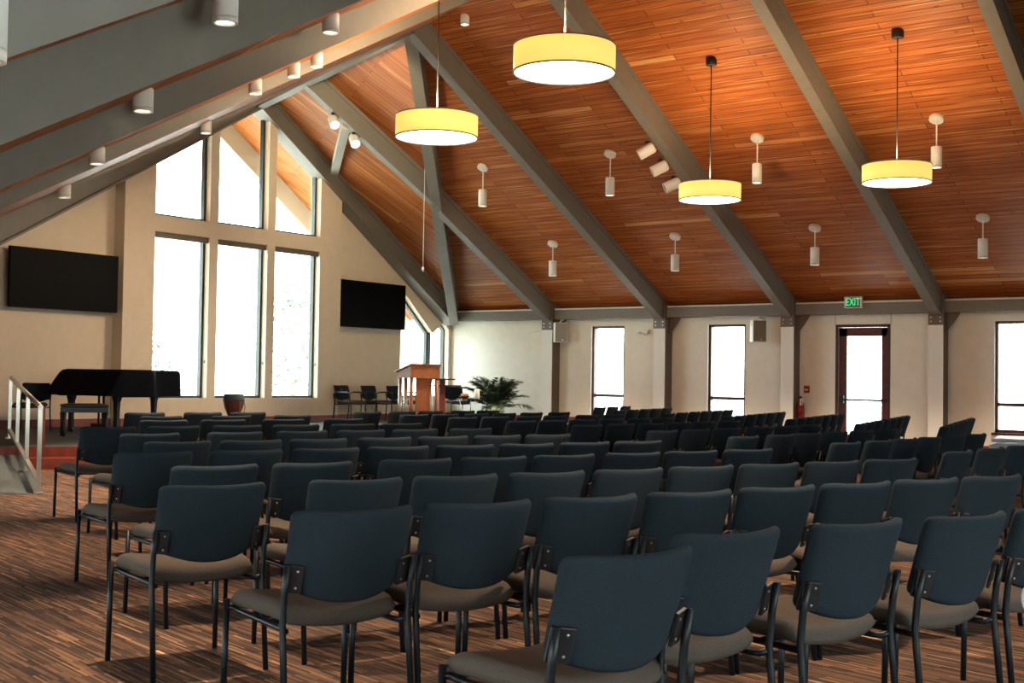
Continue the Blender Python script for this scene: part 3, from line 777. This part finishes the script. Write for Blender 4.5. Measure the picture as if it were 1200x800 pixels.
# ------------------------------------------------------------------ right wall fittings
def speaker(y, z, label):
    t = thing('loudspeaker', label, 'speaker', (XW-.31, y, z), .93, 'wall loudspeakers')
    bm = nb(); prism(bm, [(-.13, -.16, -.23), (-.13, .16, -.23), (.06, .13, -.23), (.13, .07, -.23), (.13, -.07, -.23), (.06, -.13, -.23)], (0, 0, .46)); obj('cabinet', bm, M['white'], t, bevel=.012)
    bm = nb(); box(bm, -.142, -.128, -.145, .145, -.215, .215); obj('grille', bm, M['grille'], t, bevel=.005)
    bm = nb(); box(bm, -.147, -.141, -.05, -.01, -.19, -.165); obj('badge', bm, M['white'], t)
    bm = nb(); w_ = Matrix.Rotation(-.93, 4, 'Z'); tube(bm, [w_ @ Vector(p) for p in ((.30, 0, .28), (.10, 0, .31), (0, 0, .22))], .018, 8); box(bm, .29, .305, -.05, .05, .2, .36, 0, w_); obj('wall_bracket', bm, M['white'], t)
speaker(16.90, 2.39, 'white loudspeaker high on the right wall left of the first window')
speaker(11.87, 2.37, 'white loudspeaker high on the right wall between second window and door')
t = thing('emergency_light', 'small two-lamp emergency light high on the right wall beside a post', 'lamp', (XW, 14.78, 2.40))
bm = nb(); box(bm, -.07, 0, -.14, .14, -.04, .05); obj('housing', bm, M['white'], t, bevel=.015)
for s in (-1, 1):
    bm = nb(); lathe(bm, [(.02, 0), (.05, .05), (.05, .07), (0, .068)], 14, (-.05, s*.10, -.02), Matrix.Rotation(-PI/2-.3, 4, 'Y')); obj('lamp_head', bm, M['cream'], t)
bm = nb(); box(bm, -.03, 0, -.06, .06, -.07, .07); box(bm, -.036, -.03, -.03, .03, -.05, -.01); o = obj('alarm_strobe', bm, M['white'], bevel=.006); o.location = (XW, 10.86, 2.32); tag(o, 'small white alarm box high on the wall left of the door', 'alarm')
bm = nb(); box(bm, -.008, 0, -.085, .085, -.06, .06)
for k in (-.045, 0, .045): box(bm, -.014, -.008, k-.012, k+.012, -.03, .03)
o = obj('light_switch', bm, M['white'], bevel=.002); o.location = (XW, 10.39, 1.50); tag(o, 'white wall switch plate just left of the door', 'switch')
bm = nb(); box(bm, -.05, 0, -.055, .055, -.075, .075, 0); box(bm, -.056, -.05, -.04, .04, -.02, .005, 1); o = obj('fire_alarm_pull', bm, [M['red'], M['white']], bevel=.006); o.location = (XW, 10.86, 1.16); tag(o, 'small red fire alarm pull box on the wall left of the door', 'fire alarm')
t = thing('fire_extinguisher', 'red fire extinguisher with white tag hung on the post left of the door', 'fire extinguisher', (25.12, 10.94, .50))
bm = nb(); lathe(bm, [(.075, 0), (.08, .02), (.08, .34), (.06, .39), (.025, .42), (.025, .45)], 20); obj('cylinder', bm, M['red'], t)
bm = nb(); box(bm, -.03, .03, -.02, .02, .45, .50); box(bm, -.11, .02, -.012, .012, .50, .52); box(bm, -.10, .02, -.012, .012, .47, .48); obj('valve', bm, M['black'], t)
bm = nb(); tube(bm, [(-.03, -.02, .47), (-.09, -.06, .42), (-.10, -.07, .30), (-.09, -.05, .15)], .011, 7); obj('hose', bm, M['black'], t)
bm = nb(); lathe(bm, [(.082, .14), (.082, .26)], 20); obj('label_band', bm, M['red'], t)
bm = nb(); box(bm, -.095, -.085, -.085, -.02, .33, .47); obj('tag', bm, M['tagpaper'], t)
bm = nb(); tube(bm, [(0, .17, .10), (-.03, .17, .02), (-.04, .10, -.06), (-.03, 0, -.10), (-.03, -.10, -.06), (-.02, -.12, .02)], .006, 6); tube(bm, [(0, .17, .12), (-.06, .02, .09), (-.05, -.12, .11)], .006, 6); box(bm, -.008, 0, .14, .20, .06, .16)
o = obj('wall_hook', bm, M['cream']); o.location = (XW, 17.78, 2.33); tag(o, 'thin pale wire hook bracket on the right wall near the stage', 'hook')
# exit sign
t = thing('exit_sign', 'green lit EXIT sign on the beam above the door', 'sign', (24.93, 9.75, 2.93))
bm = nb(); box(bm, -.02, .045, -.185, .185, -.115, .115); obj('housing', bm, M['white'], t, bevel=.006)
bm = nb(); box(bm, -.024, -.0195, -.145, .145, -.098, .098); obj('face_plate', bm, M['exit_face'], t)
cu = bpy.data.curves.new('exit_letters', 'FONT'); cu.body = 'EXIT'; cu.size = .22; cu.align_x = 'CENTER'; cu.align_y = 'CENTER'; cu.extrude = .002; cu.offset = 0
to = bpy.data.objects.new('letters_tmp', cu); C.objects.link(to)
bpy.context.view_layer.update()
me = bpy.data.meshes.new_from_object(to.evaluated_get(bpy.context.evaluated_depsgraph_get()))
bpy.data.objects.remove(to)
lo = bpy.data.objects.new('letters', me); me.materials.clear(); me.materials.append(M['exit_green']); C.objects.link(lo); lo.parent = t
lo.location = (-.0265, 0, 0); lo.rotation_euler = (PI/2, 0, -PI/2); lo.scale = (.66, 1.0, 1)

# ------------------------------------------------------------------ pendant drum lamps
def pendant(x, y, z, zc, label, first=None):
    t = thing('pendant_lamp', label, 'lamp', (x, y, z), 0, 'drum pendant lamps')
    bm = nb(); lathe(bm, [(.49, -.13), (.495, -.13), (.495, .13), (.49, .13)], 48, cap=False); obj('drum_shade', bm, M['shade'], t)
    bm = nb(); lathe(bm, [(.485, -.135), (.50, -.135), (.50, -.122), (.485, -.122)], 48, cap=False); lathe(bm, [(.485, .122), (.50, .122), (.50, .135), (.485, .135)], 48, cap=False); obj('rim', bm, M['steel'], t)
    bm = nb(); disc(bm, .487, -.125, 48); obj('diffuser', bm, M['diffuser'], t)
    bm = nb(); disc(bm, .44, .06, 48); obj('top_diffuser', bm, M['uplight'], t)
    light('POINT', 'lamp_glow', (x, y, z+.24), E_GLOW*(1.8 if x < 15 else .35), (1, .72, .44), size=.12)
    bm = nb(); tube(bm, [(0, 0, .06), (0, 0, zc-z-.05)], .009, 6); obj('cord', bm, M['black'], t)
    bm = nb(); lathe(bm, [(.085, zc-z-.10), (.09, zc-z-.09), (.09, zc-z+.03)], 20); obj('canopy', bm, M['black'], t)
pendant(18.45, 9.62, 4.32, zR(18.45), 'yellow drum pendant lamp, second from right, hung from a dark ceiling rose')
pendant(18.45, 6.57, 4.36, zR(18.45), 'yellow drum pendant lamp furthest right, hung from a grey ceiling rose')
pendant(11.85, 9.85, 4.28, zL(11.85, 9.85), 'yellow drum pendant lamp furthest left, in front of the tall steep beam')
pendant(10.25, 6.93, 4.36, zL(10.25, 6.93), 'largest looking yellow drum pendant lamp at the top centre of the photo')

# ------------------------------------------------------------------ cylinder spotlights
WARM = (1., .76, .52)
def can(x, y, zt, zl, label, group, stem=True, r=.085, e=0., lens='lens', h=.34, cone=95):
    """zt ceiling height, zl bottom of the cylinder"""
    t = thing('ceiling_spotlight', label, 'spotlight', (x, y, zl), 0, group)
    bm = nb(); lathe(bm, [(r, .025), (r, h-.01), (r-.012, h), (.012, h)], 20); lathe(bm, [(r-.012, .03), (r-.012, 0), (r, 0), (r, .03)], 20, cap=False); obj('housing', bm, M['white'], t)
    bm = nb(); disc(bm, r-.012, .015, 20); obj('lens', bm, M[lens], t)
    if zt-zl-h > .04:
        bm = nb(); tube(bm, [(0, 0, h-.01), (0, 0, zt-zl-.02)], .012, 8); obj('stem', bm, M['white'], t)
        bm = nb(); mt = Matrix.Translation((0, 0, zt-zl)) @ Matrix.Rotation(math.atan(.515) if group.startswith('right') else -math.atan(.53), 4, 'Y')
        lathe(bm, [(.105, -.055), (.115, -.045), (.115, .01)], 22, (0, 0, 0), mt); obj('canopy', bm, M['white'], t)
    if e: light('SPOT', 'spot_beam', (x, y, zl-.02), e, WARM, None, (0, 0, 0), .05, cone, .8)
    return t
ROWN = ['nearest the stage', 'second from the stage', 'third from the stage', 'fourth from the stage']
for j, y in enumerate((15.65, 12.66, 9.68, 6.59)):
    can(20.30, y, zR(20.30), zR(20.30)-.80, 'white cylinder spotlight in the upper row on the right ceiling, ' + ROWN[j], 'right ceiling spotlights', e=E_CAN*.4)
    can(22.81, y, zR(22.81), zR(22.81)-.72, 'white cylinder spotlight in the lower row on the right ceiling, ' + ROWN[j], 'right ceiling spotlights', e=E_CAN)
LC = [(1.648, 2.75, 1.97, 'cut by the left photo edge'), (4.14, 4.78, 2.95, 'largest, cut by the top edge of the photo'), (7.98, 7.85, 4.26, 'near the top edge, second largest on the slope'), (6.03, 7.85, 3.21, 'between the two thick beams above the left screen'),
      (7.85, 10.92, 3.37, 'second lowest, left of the gable window'), (9.58, 13.97, 3.47, 'lowest, above the left screen'), (9.92, 10.92, 4.48, 'bright one beside the top of the gable window'), (11.8, 13.97, 4.61, 'right in front of the gable window top'),
      (10.51, 10.92, 4.87, 'half hidden behind the lit beam'), (10.88, 10.92, 5.06, 'upper one half hidden behind the lit beam'), (16.75, 13.35, 7.2, 'at the very top beside the ridge')]
for k, (x, y, zl, lab) in enumerate(LC):
    zt = zL(x, y)-dl(y) if x < 16 else zR(x); zl = min(zl, zt-.15)
    can(x, y, zt, zl, 'white cylinder spotlight on the left ceiling, ' + lab, 'left ceiling spotlights', h=zt-zl+.03, r=.062 if k < 2 else .075, e=(E_CAN*.8 if k in (6, 8, 9) else E_CAN*.5), cone=95 if k in (6, 8, 9) else 62)

def track(x, y, z, aim, label, group, e=0., lens='lens'):
    t = thing('track_spotlight', label, 'spotlight', (x, y, z), 0, group)
    d = (Vector(aim)-Vector((x, y, z-.16))).normalized(); mt = d.to_track_quat('-Z', 'Y').to_matrix().to_4x4(); c = Vector((0, 0, -.16))
    bm = nb(); box(bm, -.04, .04, -.03, .03, -.05, 0); tube(bm, [(0, 0, -.04), (.02, 0, -.10), (0, 0, -.16)], .014, 8); obj('mount', bm, M['black'], t)
    bm = nb(); lathe(bm, [(.098, -.145), (.10, -.14), (.10, .10), (.085, .13), (.02, .135)], 22, c, mt); lathe(bm, [(.10, -.17), (.086, -.17), (.086, -.13), (.10, -.13)], 22, c, mt, cap=False); obj('housing', bm, M['white'], t)
    bm = nb(); v = [bm.verts.new(mt @ Vector((.087*math.cos(2*PI*k/20), .087*math.sin(2*PI*k/20), -.150))+c) for k in range(20)]; face(bm, v); obj('lens', bm, M[lens], t)
    if e: light('SPOT', 'spot_beam', tuple(Vector((x, y, z-.16))+d*.2), e, WARM, None, None, .05, 60, .7, aim=aim)
for j, (x, y, zz) in enumerate(((19.45, 11.25, 5.70), (19.92, 11.25, 5.46), (20.38, 11.25, 5.22))):
    track(x, y+.12, zR(x)-H5+.02, (15.6, 17.5, 1.2), 'white track spotlight under the middle right rafter, ' + ('upper of three', 'middle of three', 'lower of three')[j], 'track spotlights on the middle rafter', E_TRK, 'black')
for j, k in enumerate((.78, .62)):
    p = E_.lerp(Q_, k)
    track(p.x, p.y, p.z+.02, (15.0, 12.5, .8), 'lit white track spotlight under the apse beam, ' + ('upper of two', 'lower of two')[j], 'track spotlights on the apse beam', E_TRK)
# two more heads behind the left rafter, washing the window wall and the beams
track(13.9, 11.3, zL(13.9, 11.3)-.12, (18, 20.1, 3.0), 'white track spotlight washing the window wall, further up the slope', 'wall washing spotlights', E_WASH)
track(12.6, 11.3, zL(12.6, 11.3)-.12, (15.0, 20.3, 2.6), 'white track spotlight washing the window wall, lower on the slope', 'wall washing spotlights', E_WASH)
# added unseen uplights behind the tall left rafter, to brighten the apse boards
for x, aim, k, lab in ((15.3, (18.3, 17.0, 6.9), 1, 'higher'), (13.9, (21.0, 17.8, 4.9), 1.5, 'lower')):
    z = zL(x, 14.3)-.36; t = thing('added_uplight_bar', 'added unseen grey uplight on the far face of the tall left rafter, %s one' % lab, 'lamp', (x, 14.34, z), 0, 'added apse uplights')
    bm = nb(); mt = Matrix.Rotation(-math.atan(.53), 4, 'Y'); box(bm, -.25, .25, -.035, .035, -.03, .03, 0, mt); obj('housing', bm, M['grey'], t, bevel=.005)
    bm = nb(); box(bm, -.22, .22, .035, .04, -.02, .02, 0, mt); obj('lens', bm, M['lens'], t)
    light('SPOT', 'added_uplight_beam', (x, 14.45, z), E_UP*k, (1., .84, .52), None, None, .05, 75, .8, aim=aim)
for x, y, zl, lab in ((8.0, 4.6, 4.2, 'over the near chairs'), (5.4, 2.2, 3.0, 'over the first rows')):
    can(x, y, zL(x, y)-dl(y), zl, 'white cylinder spotlight on the left ceiling above the frame, ' + lab, 'left ceiling spotlights', e=E_NEAR*(1 if x > 7 else .35), cone=105)
# hanging microphone on a thin cable
t = thing('hanging_microphone', 'tiny white microphone on a thin cable hanging from the beams', 'microphone', (19.5, 16.5, 3.42))
bm = nb(); tube(bm, [(0, 0, .05), (0, 0, 2.12)], .006, 5); obj('cable', bm, M['cream'], t)
bm = nb(); lathe(bm, [(.01, -.04), (.022, -.03), (.022, .04), (.008, .06)], 10); obj('capsule', bm, M['white'], t)

# ------------------------------------------------------------------ pale stack by the right window, clip at the right edge
for k in range(4):
    bm = nb(); box(bm, -.55, .55, -.35, .35, 0, .05); o = obj('folded_table', bm, M['palepanel'], bevel=.015); o.location = (18.25+.04*k, 4.84-.02*k, .27+.085*k); o.rotation_euler = (0, 0, .2)
    tag(o, 'pale blue-white folded board in the low stack by the right window, %s from the bottom' % ORD[k], 'board', 'stacked pale boards')
t = thing('board_dolly', 'low dark dolly under the stack of pale boards', 'dolly', (18.25, 4.84, 0), .2)
bm = nb(); box(bm, -.5, .5, -.3, .3, .14, .27); obj('deck', bm, M['black'], t)
for sx in (-1, 1):
    for sy in (-1, 1):
        bm = nb(); lathe(bm, [(.06, -.02), (.065, -.015), (.065, .015), (.06, .02)], 14, (sx*.42, sy*.24, .065), Matrix.Rotation(PI/2, 4, 'X')); box(bm, sx*.42-.03, sx*.42+.03, sy*.24-.03, sy*.24+.03, .11, .14); obj('wheel', bm, M['black'], t)

t = thing('music_stand', 'pale teal round disc on a black stand at the right edge of the photo', 'stand', (3.20, .77, 0))
bm = nb(); mt = Matrix.Translation((0, 0, .755)) @ Matrix.Rotation(-1.15, 4, 'Y') @ Matrix.Rotation(.3, 4, 'X'); lathe(bm, [(0, -.008), (.055, -.008), (.06, -.004), (.06, .004), (.055, .008), (.05, .005), (0, .005)], 28, (0, 0, 0), mt); obj('disc', bm, M['palepanel'], t)
bm = nb(); tube(bm, [(0, 0, .74), (.02, -.01, .68), (.02, -.01, .03)], .010, 8); tube(bm, [(-.045, .03, .66), (.02, -.01, .68)], .006, 6); obj('pole', bm, M['tube'], t)
bm = nb()
for k in range(3): a = 2*PI*k/3; tube(bm, [(.02, -.01, .10), (.02+.16*math.cos(a), -.01+.16*math.sin(a), .012)], .008, 6)
obj('tripod', bm, M['tube'], t)
# ------------------------------------------------------------------ trees outside the front windows
def tree(x, y, h, seed, label):
    t = thing('tree', label, 'tree', (x, y, -.15), 0, 'trees outside'); r = random.Random(seed)
    bm = nb(); tube(bm, [(0, 0, 0), (.1, 0, h*.3), (0, .1, h*.6), (.1, 0, h*.92)], [.12, .1, .07, .02], 8)
    for k in range(12):
        z = h*(.15+.06*k); a = r.uniform(0, 6.28); L = r.uniform(.8, 1.8)
        tube(bm, [(0, 0, z), (math.cos(a)*L*.5, math.sin(a)*L*.5, z+.35), (math.cos(a)*L, math.sin(a)*L, z+.5)], [.035, .02, .008], 5)
    obj('trunk', bm, M['bark'], t)
    bm = nb()
    for k in range(1500):
        z = h*r.uniform(.05, 1.); a = r.uniform(0, 6.28); rr = (1.9*(1.05-z/h)+.35)*math.sqrt(r.random())
        c = Vector((math.cos(a)*rr, math.sin(a)*rr, z)); u = Vector((r.uniform(-1, 1), r.uniform(-1, 1), r.uniform(-1, 1))).normalized(); w = u.orthogonal().normalized(); s = r.uniform(.05, .11)
        face(bm, [bm.verts.new(c+u*s), bm.verts.new(c+w*s*.5), bm.verts.new(c-u*s), bm.verts.new(c-w*s*.5)])
    obj('foliage', bm, M['tree_leaf'], t)
tree(19.8, 27, 3.4, 1, 'light green tree outside the left pane of the tall windows')
tree(23.2, 30.5, 3.2, 2, 'light green tree outside the middle pane of the tall windows')
tree(28.6, 29.5, 4.4, 3, 'light green tree outside the right pane of the tall windows')

# ------------------------------------------------------------------ camera, sky, view
cam = bpy.data.cameras.new('camera'); co = bpy.data.objects.new('camera', cam); C.objects.link(co); SC.camera = co
cam.sensor_width = 36; cam.lens = 36*1507/1200; cam.clip_end = 300; cam.clip_start = .05
yaw, pit, rol = .93867, .030269, .0156
fw = Vector((math.sin(yaw)*math.cos(pit), math.cos(yaw)*math.cos(pit), math.sin(pit))); rt = Vector((math.cos(yaw), -math.sin(yaw), 0)); u_ = rt.cross(fw)
r2 = rt*math.cos(rol)+u_*math.sin(rol); u2 = -rt*math.sin(rol)+u_*math.cos(rol)
co.matrix_world = Matrix(((r2.x, u2.x, -fw.x, 0), (r2.y, u2.y, -fw.y, 0), (r2.z, u2.z, -fw.z, 1.25), (0, 0, 0, 1)))
w = bpy.data.worlds.new('world'); SC.world = w; w.use_nodes = True
bg = w.node_tree.nodes['Background']; bg.inputs['Color'].default_value = (.90, .97, 1.0, 1); bg.inputs['Strength'].default_value = WORLD
light('SUN', 'sun', (-20, -5, 30), 16, (1, .95, .86), None, None, aim=(0, 0, 0))
SC.view_settings.view_transform = 'Standard'; SC.view_settings.look = 'None'; SC.view_settings.gamma = 1; SC.view_settings.use_curve_mapping = False
SC.view_settings.exposure = EXPO
SC.cycles.max_bounces = 8; SC.cycles.diffuse_bounces = 5; SC.cycles.transparent_max_bounces = 16
SC.cycles.sample_clamp_indirect = 6; SC.cycles.caustics_reflective = False; SC.cycles.caustics_refractive = False
SC.cycles.use_denoising = True
